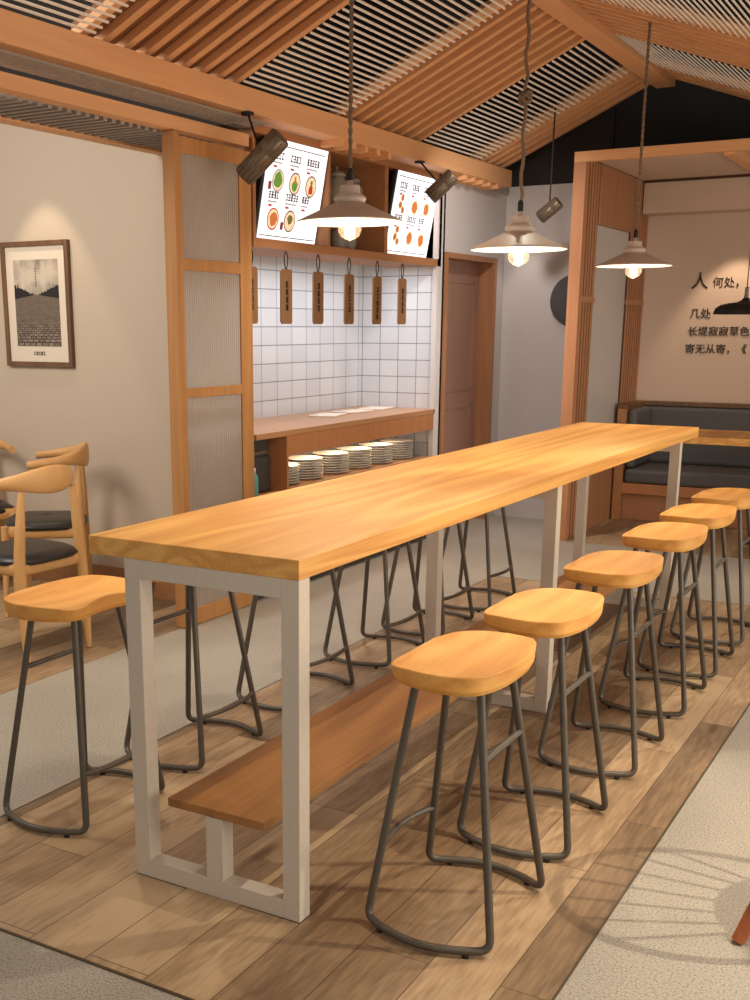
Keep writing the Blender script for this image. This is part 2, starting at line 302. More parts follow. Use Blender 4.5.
# ------------------------------------------------------------------ mesh helpers
class MB:
    def __init__(s): s.v = []; s.f = []; s.sm = []
    def add(s, vs, fs, smooth=False):
        o = len(s.v); s.v += [tuple(v) for v in vs]; s.f += [tuple(i+o for i in f) for f in fs]; s.sm += [smooth]*len(fs); return s
    def box(s, x0, x1, y0, y1, z0, z1, b=0.0):
        if b <= 0:
            vs = [(x, y, z) for z in (z0, z1) for y in (y0, y1) for x in (x0, x1)]
            return s.add(vs, [(0, 2, 3, 1), (4, 5, 7, 6), (0, 1, 5, 4), (2, 6, 7, 3), (0, 4, 6, 2), (1, 3, 7, 5)])
        import bmesh
        bm = bmesh.new(); vs = [bm.verts.new((x, y, z)) for z in (z0, z1) for y in (y0, y1) for x in (x0, x1)]
        for f in [(0, 2, 3, 1), (4, 5, 7, 6), (0, 1, 5, 4), (2, 6, 7, 3), (0, 4, 6, 2), (1, 3, 7, 5)]: bm.faces.new([vs[i] for i in f])
        bmesh.ops.bevel(bm, geom=bm.edges[:], offset=b, segments=2, affect='EDGES', profile=.5)
        bm.verts.index_update()
        s.add([v.co[:] for v in bm.verts], [[v.index for v in f.verts] for f in bm.faces]); bm.free(); return s
    def tube(s, pts, r, n=10, caps=True, radii=None, flat=None):
        pts = [Vector(p) for p in pts]; k = len(pts); vs = []; fs = []
        tg = [(pts[min(i+1, k-1)]-pts[max(i-1, 0)]).normalized() for i in range(k)]
        up = Vector((0, 0, 1)) if abs(tg[0].z) < .9 else Vector((1, 0, 0))
        a = tg[0].cross(up).normalized()
        for i in range(k):
            a = (a - tg[i]*a.dot(tg[i])).normalized(); bb = tg[i].cross(a)
            rr = radii[i] if radii else r
            ra, rb = (rr if not isinstance(rr, tuple) else rr[0]), (rr if not isinstance(rr, tuple) else rr[1])
            for j in range(n):
                th = 2*PI*j/n; vs.append(pts[i]+a*math.cos(th)*ra+bb*math.sin(th)*rb)
        for i in range(k-1):
            for j in range(n): fs.append((i*n+j, i*n+(j+1) % n, (i+1)*n+(j+1) % n, (i+1)*n+j))
        s.add(vs, fs, True)
        if caps:
            s.add(vs[:n], [tuple(range(n-1, -1, -1))]); s.add(vs[-n:], [tuple(range(n))])
        return s
    def lathe(s, prof, n=32, loc=(0, 0, 0), smooth=True):
        vs = []; fs = []
        for r, z in prof:
            for j in range(n): th = 2*PI*j/n; vs.append((loc[0]+r*math.cos(th), loc[1]+r*math.sin(th), loc[2]+z))
        for i in range(len(prof)-1):
            for j in range(n): fs.append((i*n+j, i*n+(j+1) % n, (i+1)*n+(j+1) % n, (i+1)*n+j))
        return s.add(vs, fs, smooth)
    def prism(s, poly, y0, y1, plane='XZ'):
        def P(p, d): return {'XZ': (p[0], d, p[1]), 'XY': (p[0], p[1], d), 'YZ': (d, p[0], p[1])}[plane]
        n = len(poly); vs = [P(p, y0) for p in poly]+[P(p, y1) for p in poly]
        return s.add(vs, [tuple(range(n-1, -1, -1)), tuple(range(n, 2*n))]+[(i, (i+1) % n, n+(i+1) % n, n+i) for i in range(n)])
    def xf(s, mat):
        s.v = [tuple(mat @ Vector(v)) for v in s.v]; return s
    def build(s, name, m, parent=None, bevel=0, loc=None):
        me = bpy.data.meshes.new(name); me.from_pydata(s.v, [], s.f); me.validate(clean_customdata=False)
        if len(me.polygons) == len(s.sm): me.polygons.foreach_set('use_smooth', s.sm)
        import bmesh
        bm = bmesh.new(); bm.from_mesh(me); bmesh.ops.recalc_face_normals(bm, faces=bm.faces[:]); bm.to_mesh(me); bm.free()
        o = bpy.data.objects.new(name, me); COL.objects.link(o); me.materials.append(m)
        if loc: o.location = loc
        if parent: o.parent = parent
        if bevel:
            md = o.modifiers.new('bevel', 'BEVEL'); md.width = bevel; md.segments = 2; md.limit_method = 'ANGLE'
        return o
def tag(o, label, cat, group=None):
    o['label'] = label; o['category'] = cat
    if group: o['group'] = group
    return o
def thing(name, label, cat, loc=(0, 0, 0), rz=0, group=None):
    o = bpy.data.objects.new(name, None); COL.objects.link(o); o.empty_display_size = .1
    o.location = loc; o.rotation_euler = (0, 0, rz); return tag(o, label, cat, group)
def struct(name, mb, m, bevel=0):
    o = mb.build(name, m, None, bevel); o['kind'] = 'structure'; return o
def dup(root, loc=None, rz=None, label=None, group=None):
    r = root.copy(); COL.objects.link(r)
    if loc is not None: r.location = loc
    if rz is not None: r.rotation_euler = (0, 0, rz)
    if label: r['label'] = label
    if group: r['group'] = group
    for ch in list(root.children):
        c = ch.copy(); COL.objects.link(c); c.parent = r
        for g in ch.children:
            d = g.copy(); COL.objects.link(d); d.parent = c
    return r
def fillet(pts, rad, n=6):
    pts = [Vector(p) for p in pts]; out = [pts[0]]
    for i in range(1, len(pts)-1):
        a, p, c = pts[i-1], pts[i], pts[i+1]
        r = rad[i] if isinstance(rad, (list, tuple)) else rad
        d1 = (a-p); d2 = (c-p); l = min(r, d1.length*.48, d2.length*.48)
        if l < 1e-4: out.append(p); continue
        A = p+d1.normalized()*l; B = p+d2.normalized()*l
        for k in range(n+1):
            u = k/n; out.append(A*(1-u)**2+p*2*u*(1-u)+B*u*u)
    out.append(pts[-1]); return out
def spline(pts, n=6):
    P = [Vector(p) for p in pts]; out = []
    for i in range(len(P)-1):
        p0, p1, p2, p3 = P[max(i-1, 0)], P[i], P[i+1], P[min(i+2, len(P)-1)]
        for k in range(n):
            u = k/n; out.append(.5*((2*p1)+(-p0+p2)*u+(2*p0-5*p1+4*p2-p3)*u*u+(-p0+3*p1-3*p2+p3)*u**3))
    out.append(P[-1]); return out

# ================================================================== STRUCTURE
# floor
struct('floor', MB().box(-5.2, 4.5, -4.5, 8.4, -.08, 0), M['stone'])
struct('floor', MB().box(-1.25, .733, -.45, 4.56, .0, .003), M['planks'])
struct('floor', MB().box(-5.2, -2.245, -1.0, 2.9, .0, .003), M['planks'])
struct('floor', MB().box(-1.246, 3.5, 6.05, 8.0, .0, .003), M['planks'])
tr = MB(); tr.box(-1.256, .739, -.458, -.45, 0, .004).box(.733, .739, -.45, 4.56, 0, .004).box(-1.256, -1.25, -.45, 4.56, 0, .004).box(-1.256, .739, 4.56, 4.566, 0, .004)
struct('trim_1', tr, M['metaltrim'])
# walls
struct('wall_left', MB().box(-5.2, -2.28, 2.9, 3.0, 0, 2.60).box(-5.2, -2.66, 2.9, 3.0, 2.60, 2.70).box(-5.2, -3.1, 2.9, 3.0, 2.70, 2.86), M['wallpaper'])
struct('baseboard_left', MB().box(-5.2, -2.28, 2.885, 2.9, 0, .16), M['cabinet'])
struct('wall_left_upper', MB().box(-5.2, -3.1, 2.93, 3.05, 2.862, 4.3).box(-3.1, -2.20, 2.93, 3.05, 2.702, 4.3), M['dark_ceiling'])
struct('wall_kitchen', MB().box(-2.97, -2.87, 3.0, 5.72, 0, 2.75), M['tileY'])
struct('wall_kitchen_side', MB().box(-2.87, -2.24, 5.62, 5.72, 0, 2.75), M['tileX'])
struct('ceiling', MB().box(-2.97, -2.30, 3.0, 5.7, 2.752, 2.78), M['dark_ceiling'])
wd = MB().box(-2.24, -2.2, 5.60, 5.72, 0, 2.77).box(-2.3, -2.2, 5.69, 5.73, 0, 2.77).box(-2.3, -2.2, 5.73, 6.75, 2.19, 2.77).box(-2.3, -2.2, 6.75, 7.05, 0, 2.77).box(-2.24, -2.2, 3.1, 5.60, 2.735, 2.77)
struct('wall_door', wd, M['greywall'])
struct('wall_back', MB().box(-2.2, -1.36, 6.95, 7.05, 0, 2.77), M['greywall'])
struct('wall_back_upper', MB().box(-2.3, 4.4, 8.1, 8.2, 2.5, 4.3).box(-2.3, -1.34, 6.99, 7.05, 2.77, 4.3), M['dark_ceiling'])
struct('wall_side_upper', MB().box(-2.36, -2.30, 3.0, 7.0, 2.77, 4.3), M['dark_ceiling'])
struct('ceiling', MB().box(-5.2, 4.5, -4.5, 8.4, 4.3, 4.36), M['dark_ceiling'])
# door
dr = thing('door_1', '', '', (0, 0, 0)); del dr['label'], dr['category']; dr['kind'] = 'structure'
MB().box(-2.36, -2.32, 5.77, 6.71, 0, 2.15).build('door_leaf', M['doorwood'], dr)
lp = MB()
for z0, z1 in ((.25, 1.0), (1.12, 2.0)):
    lp.box(-2.322, -2.314, 5.87, 6.60, z0, z0+.02).box(-2.322, -2.314, 5.87, 6.60, z1-.02, z1).box(-2.322, -2.314, 5.87, 5.89, z0, z1).box(-2.322, -2.314, 6.58, 6.60, z0, z1)
lp.build('door_moulding', M['doorwood'], dr)
fr = MB().box(-2.38, -2.185, 5.72, 5.77, 0, 2.19).box(-2.38, -2.185, 6.71, 6.76, 0, 2.19).box(-2.38, -2.185, 5.77, 6.71, 2.15, 2.19)
fr.build('door_frame', M['boothpanel'], dr)
k = MB().lathe([(0, .0), (.022, .0), (.022, .006), (.01, .008), (.01, .035), (.024, .04), (.028, .055), (.02, .068), (0, .07)], 16)
k.xf(Matrix.Translation((-2.32, 5.86, 1.0)) @ Matrix.Rotation(PI/2, 4, 'Y')).build('door_knob', M['brass'], dr)

# ------------------------------------------------------------------ slatted gable roof
XB = -2.05
zL = lambda x: 2.90+.452*(x-XB)           # underside of the left slope
XR = -.87; ZR = zL(XR)
zR = lambda x: ZR-.36*(x-XR)
YB0, YE = -1.2, 6.66
struct('trim_2', MB().box(XB-.14, XB, YB0, YE, 2.735, 2.860), M['beam'], .004)
struct('trim_3', MB().box(XR-.07, XR+.07, YB0, YE, ZR-.07, ZR+.07), M['beam'], .004)
XE = 2.6
struct('trim_4', MB().box(XE, XE+.14, YB0, YE, zR(XE)-.16, zR(XE)-.03), M['beam'], .004)
AL = math.atan(.452); AR = math.atan(.36)
def sloped(mb, side, u0, u1, y0, y1, h0, h1):
    """box on the roof slope: u = horizontal distance from the ridge, h = height above the rib underside"""
    f = (lambda u: (XR-u, ZR-.452*u)) if side == 'L' else (lambda u: (XR+u, ZR-.36*u))
    vs = []
    for h in (h0, h1):
        for y in (y0, y1):
            for u in (u0, u1):
                x, z = f(u); vs.append((x, y, z+h))
    mb.add(vs, [(0, 2, 3, 1), (4, 5, 7, 6), (0, 1, 5, 4), (2, 6, 7, 3), (0, 4, 6, 2), (1, 3, 7, 5)])
wood_bands = [(-1.1, .60), (1.62, 2.84), (3.87, 5.05), (6.02, 6.62)]
white_bands = [(.60, 1.62), (2.84, 3.87), (5.05, 6.02)]
for side, U1 in (('L', XR-XB+.10), ('R', XE-XR+.10)):
    for (y0, y1) in wood_bands:
        mb = MB(); n = max(2, round((y1-y0)/.152))
        for i in range(n+1):
            yc = y0+.024+(y1-y0-.048)*i/n
            sloped(mb, side, .05, U1, yc-.024, yc+.024, 0, .04)
        struct('ceiling', mb, M['beamX'])
        mb = MB(); sloped(mb, side, .05, U1, y0, y1, .041, .065)
        struct('ceiling', mb, M['back_board'])
    for (y0, y1) in white_bands:
        mb = MB(); n = int(U1/.037)
        for i in range(n):
            u = .09+.037*i
            sloped(mb, side, u-.0038, u+.0038, y0-.0, y1+.07, -.008, -.001)
        struct('ceiling', mb, M['white_slat'])
# rafter tails under the eave beam
for i in range(0, 11):
    pass
rt = MB()
for y in [3.85+.16*i for i in range(5)]+[5.75+.16*i for i in range(5)]:
    rt.box(-2.30, -2.06, y, y+.045, 2.700, 2.735)
struct('trim_5', rt, M['beamX'])
# header beam over the screen and slatted canopy to its left
struct('trim_6', MB().box(-2.27, -2.19, -1.2, 3.06, 2.602, 2.665), M['beam'])
struct('trim_7', MB().box(-2.70, -2.62, -1.2, 2.9, 2.575, 2.64), M['beam'])
mb = MB()
y = -1.15
while y < 2.86:
    mb.box(-2.62, -2.27, y, y+.028, 2.585, 2.62); y += .062
struct('ceiling', mb, M['grey_slat'])
mb = MB()
for i in range(7):
    x = -2.25+.03*i; mb.box(x, x+.010, -1.2, 3.06, 2.70, 2.712)
struct('ceiling', mb, M['grey_slat'])

# ------------------------------------------------------------------ booth shell
struct('wall_booth_back', MB().box(-1.34, 3.5, 7.9, 8.0, 0, 2.9), M['boothwall'])
struct('wall_booth_bulkhead', MB().box(-1.245, 3.5, 7.65, 7.9, 2.57, 2.83), M['boothwall'])
struct('ceiling', MB().box(-1.245, 3.5, 6.12, 7.9, 2.835, 2.86), M['boothwall'])
struct('trim_8', MB().box(-1.245, 3.5, 7.63, 7.65, 2.815, 2.835), M['slatboard'])
struct('trim_9', MB().box(-1.335, 3.5, 6.05, 6.12, 2.805, 2.875), M['beamX'])
struct('trim_10', MB().box(-1.335, -1.246, 6.05, 6.12, 0, 2.805), M['slatwood'])
struct('trim_11', MB().box(-.30, -.22, 6.12, 7.65, 2.79, 2.835), M['beam'])
def side_board(y0, y1, z0, z1): return MB().box(-1.335, -1.262, y0, y1, z0, z1)
mb = MB().box(-1.335, -1.262, 6.12, 6.46, 0, 2.835).box(-1.335, -1.262, 7.36, 7.9, 0, 2.835).box(-1.335, -1.295, 6.46, 7.36, 0, .60)
struct('wall_booth_side', mb, M['slatboard'])
mb = MB()
for a, n in ((6.135, 5), (7.385, 8)):
    for i in range(n): mb.box(-1.262, -1.256, a+.066*i, a+.066*i+.036, 0, 2.834)
mb.box(-1.262, -1.248, 6.125, 6.46, 1.82, 1.86).box(-1.262, -1.248, 7.36, 7.89, 1.82, 1.86)
struct('trim_12', mb, M['slatwood'])
struct('trim_13', MB().box(-1.294, -1.25, 6.47, 7.35, 2.40, 2.834).box(-1.294, -1.25, 6.47, 7.35, .0, .62), M['boothpanel'])
struct('window_1', MB().box(-1.285, -1.27, 6.47, 7.36, .622, 2.398), M['frosted'])

# ================================================================== BAR TABLE
T = thing('bar_table', 'long oak bar table on three white steel frames, in the middle of the room', 'table', (-.36, 2.3, 0))
def L(mb, o): return mb.xf(Matrix.Translation(-Vector(o.location)))
L(MB().box(-.721, 0, 0, 4.636, .995, 1.05, .002), T).build('tabletop', M['oak_top'], T)
for y0 in (0.001, 2.06, 4.19):
    f = MB(); y1 = y0+.055
    f.box(-.591, -.535, y0, y1, .004, .995).box(-.057, -.001, y0, y1, .004, .995)
    f.box(-.535, -.057, y0, y1, .004, .060).box(-.535, -.057, y0, y1, .940, .995)
    f.box(-.323, -.264, y0, y1, .060, .2555)
    L(f, T).build('leg_frame', M['white_metal'], T, .0015)
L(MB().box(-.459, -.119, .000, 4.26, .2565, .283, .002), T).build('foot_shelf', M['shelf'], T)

# ================================================================== BAR STOOLS  (u = local +x points to the table, v = local y)
def seat_mesh():
    ctrl = [(.136, 0), (.141, .07), (.152, .128), (.138, .176), (.098, .210), (.02, .236), (-.06, .235), (-.122, .202), (-.153, .11), (-.160, 0)]
    full = ctrl+[(a, -b) for a, b in ctrl[-2:0:-1]]
    n = len(full); out = []
    for i in range(n):
        P = [Vector((*full[(i+k-1) % n], 0)) for k in range(4)]
        for k in range(6):
            u = k/6; out.append(.5*((2*P[1])+(-P[0]+P[2])*u+(2*P[0]-5*P[1]+4*P[2]-P[3])*u*u+(-P[0]+3*P[1]-3*P[2]+P[3])*u**3))
    def zt(u, v, k):
        side = .004*(abs(v)/.25)**2
        back = .005*max(0, -u/.155)**2
        dish = -.012*(1-k**3)
        thigh = -.011*min(1.1, max(0, u/.146))**2*math.exp(-((abs(v)-.165)/.075)**2)
        pom = .004*max(0, u/.146)**2*math.exp(-(v/.05)**2)
        return .772+side+back+dish+thigh+pom
    m = len(out); Rn = 10; vs = [(0, 0, zt(0, 0, 0))]; fs = []
    for r in range(1, Rn+1):
        k = r/Rn
        for p in out: vs.append((p.x*k, p.y*k, zt(p.x*k, p.y*k, k)))
    idx = lambda r, i: 1+(r-1)*m+(i % m)
    for i in range(m): fs.append((0, idx(1, i), idx(1, i+1)))
    for r in range(1, Rn):
        for i in range(m): fs.append((idx(r, i), idx(r+1, i), idx(r+1, i+1), idx(r, i+1)))
    mb = MB(); mb.add(vs, fs, True)
    # rounded-over arris, side wall and underside keep their own normals
    top = [(p.x, p.y, zt(p.x, p.y, 1)) for p in out]
    def ring(k, z): return [(x*k, y*k, (t_+z) if z < 0 and z > -.02 else z) for x, y, t_ in top]
    r0 = top; r1 = [(x*1.006, y*1.006, t_-.003) for x, y, t_ in top]; r2 = [(x*.988, y*.988, .736) for x, y, t_ in top]; r3 = [(x*.95, y*.95, .723) for x, y, t_ in top]
    def band(a, b_): mb.add(a+b_, [(i, m+i, m+(i+1) % m, (i+1) % m) for i in range(m)], True)
    band(r0, r1); band(r1, r2); band(r2, r3)
    mb.add(r3, [tuple(range(m))])
    return mb
ST = thing('bar_stool', '', 'stool', (0, 0, 0), 0, 'bar stools along the table')
so = seat_mesh().xf(Matrix.Translation((-.002, 0, 0))).build('seat', M['seat'], ST)
TR = .0114
for s_ in (-1, 1):
    rail = [(.19*math.cos(a)/math.cos(0), 0, 0) for a in ()]
    pts = [(-.090, .108*s_, .730), (-.186, .203*s_, .016), (-.12, .238*s_, .016), (-.05, .262*s_, .016), (0, .268*s_, .016), (.05, .262*s_, .016), (.12, .238*s_, .016), (.186, .203*s_, .016), (.090, .108*s_, .730)]
    pts = fillet(pts, [0, .075, .02, .02, .02, .02, .02, .075, 0], 7)
    fr_ = MB().tube([(p[0], p[1], p[2]+.004) for p in pts], TR, 12).build('leg_frame', M['dark_steel'], ST)
    for u in (-.128, .128):
        MB().lathe([(0, 0), (.010, 0), (.010, .012), (0, .012)], 12, (u, .236*s_, .003)).build('glide', M['rubber'], ST)
def legp(z, uu, s_):
    k = (.730-z)/.714; return ((.090+.096*k)*uu, (.108+.095*k)*s_, z+.004)
a0 = legp(.205, 1, -1); a1 = legp(.205, 1, 1)
MB().tube(spline([a0, (a0[0]+.022, -.11, .211), (a0[0]+.034, 0, .212), (a0[0]+.022, .11, .211), a1], 5), .0095, 10).build('foot_bar', M['dark_steel'], ST)
MB().tube([legp(.52, -1, -1), legp(.52, -1, 1)], .0095, 10).build('back_bar', M['dark_steel'], ST)
ys = [.315, .958, 1.735, 2.515, 3.155, 3.82]
ordn = ['nearest', 'second nearest', 'third nearest', 'fourth nearest', 'fifth nearest', 'farthest']
first = True
for side in ('R', 'L'):
    for i, y in enumerate(ys):
        x = .342 if side == 'R' else -1.078
        rz = PI if side == 'R' else 0
        lab = ('%s of the six wooden-seated stools right of the bar table' if side == 'R' else '%s of the six wooden-seated stools left of the bar table') % ordn[i]
        lab = lab[0].upper()+lab[1:]
        g = 'bar stools on the right side of the table' if side == 'R' else 'bar stools on the left side of the table'
        if first:
            ST.location = (x, y, 0); ST.rotation_euler = (0, 0, rz); ST['label'] = lab; ST['group'] = g; first = False
        else: dup(ST, (x, y, 0 if abs(x) > 1 or True else 0), rz, lab, g)

# ================================================================== PENDANT LAMPS
def pendant(x, y, z, rad, label, ztop, knot=None):
    t_ = thing('pendant_lamp', label, 'lamp', (x, y, z), 0, 'pendant lamps over the table')
    r = rad; cord = MB()
    h = ztop-z
    if knot:
        pts = [(0, 0, .17)]
        n = 26
        for i in range(1, n): pts.append((.006*math.sin(i*1.7), .004*math.cos(i*2.1), .17+(h-.17)*i/n))
        pts.append((0, 0, h))
        cord.tube(pts, .0075, 6)
        for q in range(3):
            cord.tube([(0.022*math.cos(a+q), .02*math.sin(a+q), knot-z+.012*math.sin(2*a)+.01*(q-1)) for a in [i*PI/6 for i in range(13)]], .009, 6)
        cord.build('cord', M['cord'], t_)
    else:
        cord.tube([(0, 0, .17), (0, 0, h)], .0065, 8)
        # twisted look: two strands
        for ph in (0, PI):
            cord.tube([(.005*math.cos(ph+i*.9), .005*math.sin(ph+i*.9), .17+(h-.17)*i/120) for i in range(121)], .0045, 5)
        cord.build('cord', M['cord'], t_)
    MB().lathe([(0, .190), (.009, .190), (.012, .175), (.012, .140), (0, .140)], 14).build('cord_grip', M['rubber'], t_)
    MB().lathe([(0, .145), (.012, .145), (.013, .130), (.037, .127), (.039, .122), (.039, .100), (.046, .095), (.060, .086), (.064, .077), (.060, .068), (.054, .063), (.0, .063)], 28).build('socket_cap', M['ceramic'] if False else M['shade_out'], t_)
    MB().lathe([(.050, .066), (.058, .063), (r*.98, -.003), (r, -.006), (r, -.010)], 48).build('shade', M['shade_out'], t_)
    MB().lathe([(r, -.010), (r*.985, -.010), (.06, .050), (0, .054)], 48).build('shade_lining', M['shade_in'], t_)
    MB().lathe([(0, .05), (.020, .05), (.020, -.052), (.016, -.058), (0, -.058)], 20).build('bulb', M['bulb'], t_)
    MB().lathe([(.040, -.020), (.046, -.030), (.046, -.045), (.036, -.062), (.018, -.072), (.006, -.076), (0, -.078)], 24).build('glass_cup', M['glass'], t_)
    l = bpy.data.lights.new('pendant_light', 'POINT'); l.energy = 9; l.color = (1, .80, .56); l.shadow_soft_size = .05
    lo = bpy.data.objects.new('pendant_light', l); COL.objects.link(lo); lo.location = (0, 0, -.12); lo.parent = t_
    return t_
pendant(-.75, 1.613, 2.045, .207, 'cone pendant lamp on a twisted cord, in front of the two menu screens', 3.50)
pendant(-.32, 2.329, 1.968, .203, 'cone pendant lamp on a knotted rope, in front of the door wall', 3.24, 2.56)
pendant(-.36, 4.273, 1.985, .212, 'cone pendant lamp farthest along the table, in front of the booth slats', 3.25)

# black dome lamp in the booth
bl = thing('dome_pendant_lamp', 'black dome pendant lamp hanging inside the booth before the lettering', 'lamp', (-.19, 6.8, 1.73))
MB().lathe([(0, .12), (.02, .12), (.03, .105), (.06, .09), (.12, .082), (.18, .070), (.215, .045), (.228, .010), (.230, 0), (.222, 0), (.21, .04), (.17, .062), (.0, .075)], 40).build('shade', M['black'], bl)
MB().lathe([(0, .20), (.014, .20), (.016, .12), (0, .12)], 14).build('neck', M['clay'], bl)
MB().tube([(0, 0, .2), (0, 0, 1.10)], .004, 6).build('cord', M['rubber'], bl)

# spotlights
def spotlight(name_label, p_front, p_back, rad, mount):
    a = Vector(p_front); b_ = Vector(p_back); c = (a+b_)/2; d = (b_-a)
    t_ = thing('spotlight', name_label, 'spotlight', mount, 0, 'cylindrical spotlights')
    off = -Vector(mount)
    h = d.length
    q = d.to_track_quat('Z', 'Y').to_matrix().to_4x4()
    mb = MB(); prof = [(0, .01), (rad*.86, .01), (rad*.88, 0), (rad, 0), (rad, h*.62), (rad*.97, h*.63), (rad*.97, h*.65), (rad, h*.66), (rad, h), (rad*.9, h+.004), (0, h+.004)]
    mb.lathe(prof, 28)
    # shallow fluting
    for j in range(14):
        th = 2*PI*j/14; mb.tube([(rad*math.cos(th), rad*math.sin(th), .006), (rad*math.cos(th), rad*math.sin(th), h*.98)], .0035, 5)
    mb.xf(Matrix.Translation(a+off) @ q).build('lamp_body', M['spot_body'], t_)
    MB().tube([c+off, Vector((0, 0, 0))], .006, 8).build('mounting_rod', M['black'], t_)
    MB().lathe([(0, 0), (.035, 0), (.035, -.012), (0, -.012)], 18).build('ceiling_plate', M['black'], t_)
    return t_
spotlight('bronze cylinder spotlight at the left edge of the nearer menu screen', (-2.004, 2.73, 2.398), (-1.800, 2.77, 2.583), .056, (-2.055, 2.85, 2.734))
spotlight('bronze cylinder spotlight before the farther menu screen', (-1.918, 4.83, 2.482), (-1.772, 4.88, 2.620), .050, (-2.055, 4.95, 2.734))
spotlight('small bronze spotlight on a long rod before the grey wall', (-1.56, 6.0, 2.425), (-1.42, 6.0, 2.530), .046, (-1.47, 6.0, 4.29))

# ================================================================== SLIDING SCREEN
SS = thing('sliding_screen', 'tall ribbed glass sliding screen in an oak frame, left of the kitchen counter', 'screen', (-2.22, 2.7, 0))
MB().box(-.055, .02, -.305, -.265, .004, 2.60).build('post', M['beamZ'], SS, .002)
f = MB().box(-.018, .018, -.265, -.245, .004, 2.58).box(-.018, .018, .28, .395, .004, 2.58)
f.box(-.018, .018, -.245, .28, 2.50, 2.58).box(-.018, .018, -.245, .28, 1.925, 1.985).box(-.018, .018, -.245, .28, 1.265, 1.318).box(-.018, .018, -.245, .28, .004, .10)
f.build('frame', M['beamZ'], SS, .002)
for z0, z1 in ((.10, 1.265), (1.318, 1.925), (1.985, 2.50)):
    g = MB(); n = 27; y0 = -.245; w = .525/n; vs = []; fs = []
    for i in range(n):
        ring = []
        for k in range(5):
            a = PI*k/4; yy = y0+w*(i+.5)-w*.5*math.cos(a); xx = .002+.011*math.sin(a); ring.append((xx, yy))
        for k in range(4):
            (xa, ya), (xb, yb) = ring[k], ring[k+1]
            b0 = len(vs); vs += [(xa, ya, z0), (xb, yb, z0), (xb, yb, z1), (xa, ya, z1)]; fs.append((b0, b0+1, b0+2, b0+3))
    g.add(vs, fs, True); g.box(-.004, .002, y0, .28, z0, z1)
    g.build('ribbed_pane', M['ribbed'], SS)
# lit strip above the screen
led = thing('strip_light', 'short glowing warm strip light above the sliding screen', 'light', (-2.36, 2.72, 2.60))
MB().box(-.03, .03, -.16, .12, 0, .03).build('housing', M['beamZ'], led); MB().box(-.022, .022, -.15, .11, -.006, 0).build('diffuser', M['led'], led)

# ================================================================== KITCHEN COUNTER
KC = thing('kitchen_counter', 'wooden serving counter with an open plate shelf, under the hanging tags', 'counter', (-2.53, 4.3, 0))
def K(mb): return mb.xf(Matrix.Translation((2.53, -4.3, 0)))
K(MB().box(-2.87, -2.2, 3.12, 5.62, .985, 1.02)).build('countertop', M['counter_top'], KC, .002)
K(MB().box(-2.215, -2.2, 3.476, 5.60, .865, .984).box(-2.86, -2.215, 3.476, 5.60, .872, .984)).build('apron', M['counter'], KC)
K(MB().box(-2.86, -2.2, 3.455, 3.475, .003, .984)).build('side_panel', M['counter'], KC)
K(MB().box(-2.86, -2.2, 3.476, 5.60, .10, .64).box(-2.86, -2.2, 3.12, 3.454, .10, .64)).build('base', M['counter'], KC)
K(MB().box(-2.86, -2.25, 3.12, 5.60, .003, .10)).build('plinth', M['cabinet_dark'], KC)
K(MB().box(-2.86, -2.22, 3.476, 5.60, .64, .655)).build('plate_shelf', M['counter_top'], KC)
K(MB().box(-2.86, -2.84, 3.476, 5.60, .655, .872)).build('back_panel', M['tileY'], KC)
UC = thing('undercounter_fridge', 'dark grey appliance in the gap at the left end of the counter', 'appliance', (-2.55, 3.29, 0))
MB().box(-.30, .22, -.16, .16, .642, .975).build('body', M['cabinet_dark'], UC, .004)
MB().box(.22, .235, -.155, .155, .65, .86).build('door', M['cabinet_dark'], UC, .003)
MB().box(.22, .25, -.12, .10, .88, .90).build('handle', M['brass'], UC)
BT = thing('detergent_bottle', 'teal bottle standing in the dark gap left of the counter panel', 'bottle', (-2.25, 3.155, .642))
MB().lathe([(0, 0), (.028, 0), (.030, .005), (.030, .11), (.022, .135), (.012, .145), (0, .145)], 20).build('bottle_body', M['teal'], BT)
MB().lathe([(0, .145), (.014, .145), (.014, .175), (0, .175)], 14).build('cap', M['ceramic'], BT)
# plates
plate = MB().lathe([(0, 0), (.07, 0), (.072, .004), (.125, .013), (.131, .0165), (.131, .0185), (.125, .0175), (.07, .008), (0, .007)], 28)
pl = None
stack_names = ['the half-hidden leftmost stack', 'the second plate stack from left', 'the third plate stack from left', 'the fourth plate stack from left', 'the fifth plate stack from left', 'the farthest plate stack']
cnt = ['lowest', 'second from the bottom', 'third from the bottom', 'fourth from the bottom', 'fifth from the bottom', 'sixth from the bottom', 'seventh from the bottom', 'topmost']
for si, yy in enumerate((3.665, 3.963, 4.32, 4.654, 4.99, 5.33)):
    n = 7 if si == 0 else 8
    for k in range(n):
        lab = 'white plate %s in %s' % (cnt[k] if k < n-1 else 'topmost', stack_names[si])
        loc = (-2.385+random.uniform(-.002, .002), yy+random.uniform(-.002, .002), .6555+.0172*k)
        if pl is None: pl = plate.build('plate', M['ceramic'], None, 0, loc); tag(pl, lab, 'plate', 'stacked plates under the counter')
        else:
            p_ = pl.copy(); COL.objects.link(p_); p_.location = loc; p_['label'] = lab
# sheets on the counter
for i, (xx, yy, rz, ln) in enumerate(((-2.58, 4.62, .2, 'nearest'), (-2.60, 5.02, -.1, 'middle'), (-2.60, 5.40, .15, 'farthest'))):
    s_ = MB().box(-.10, .10, -.15, .15, 0, .008).build('serving_tray', M['sheet'], None, .002, (xx, yy, 1.0205)); s_.rotation_euler = (0, 0, rz)
    tag(s_, 'flat white tray lying on the kitchen counter, %s of the three' % ln, 'tray', 'white trays on the counter')

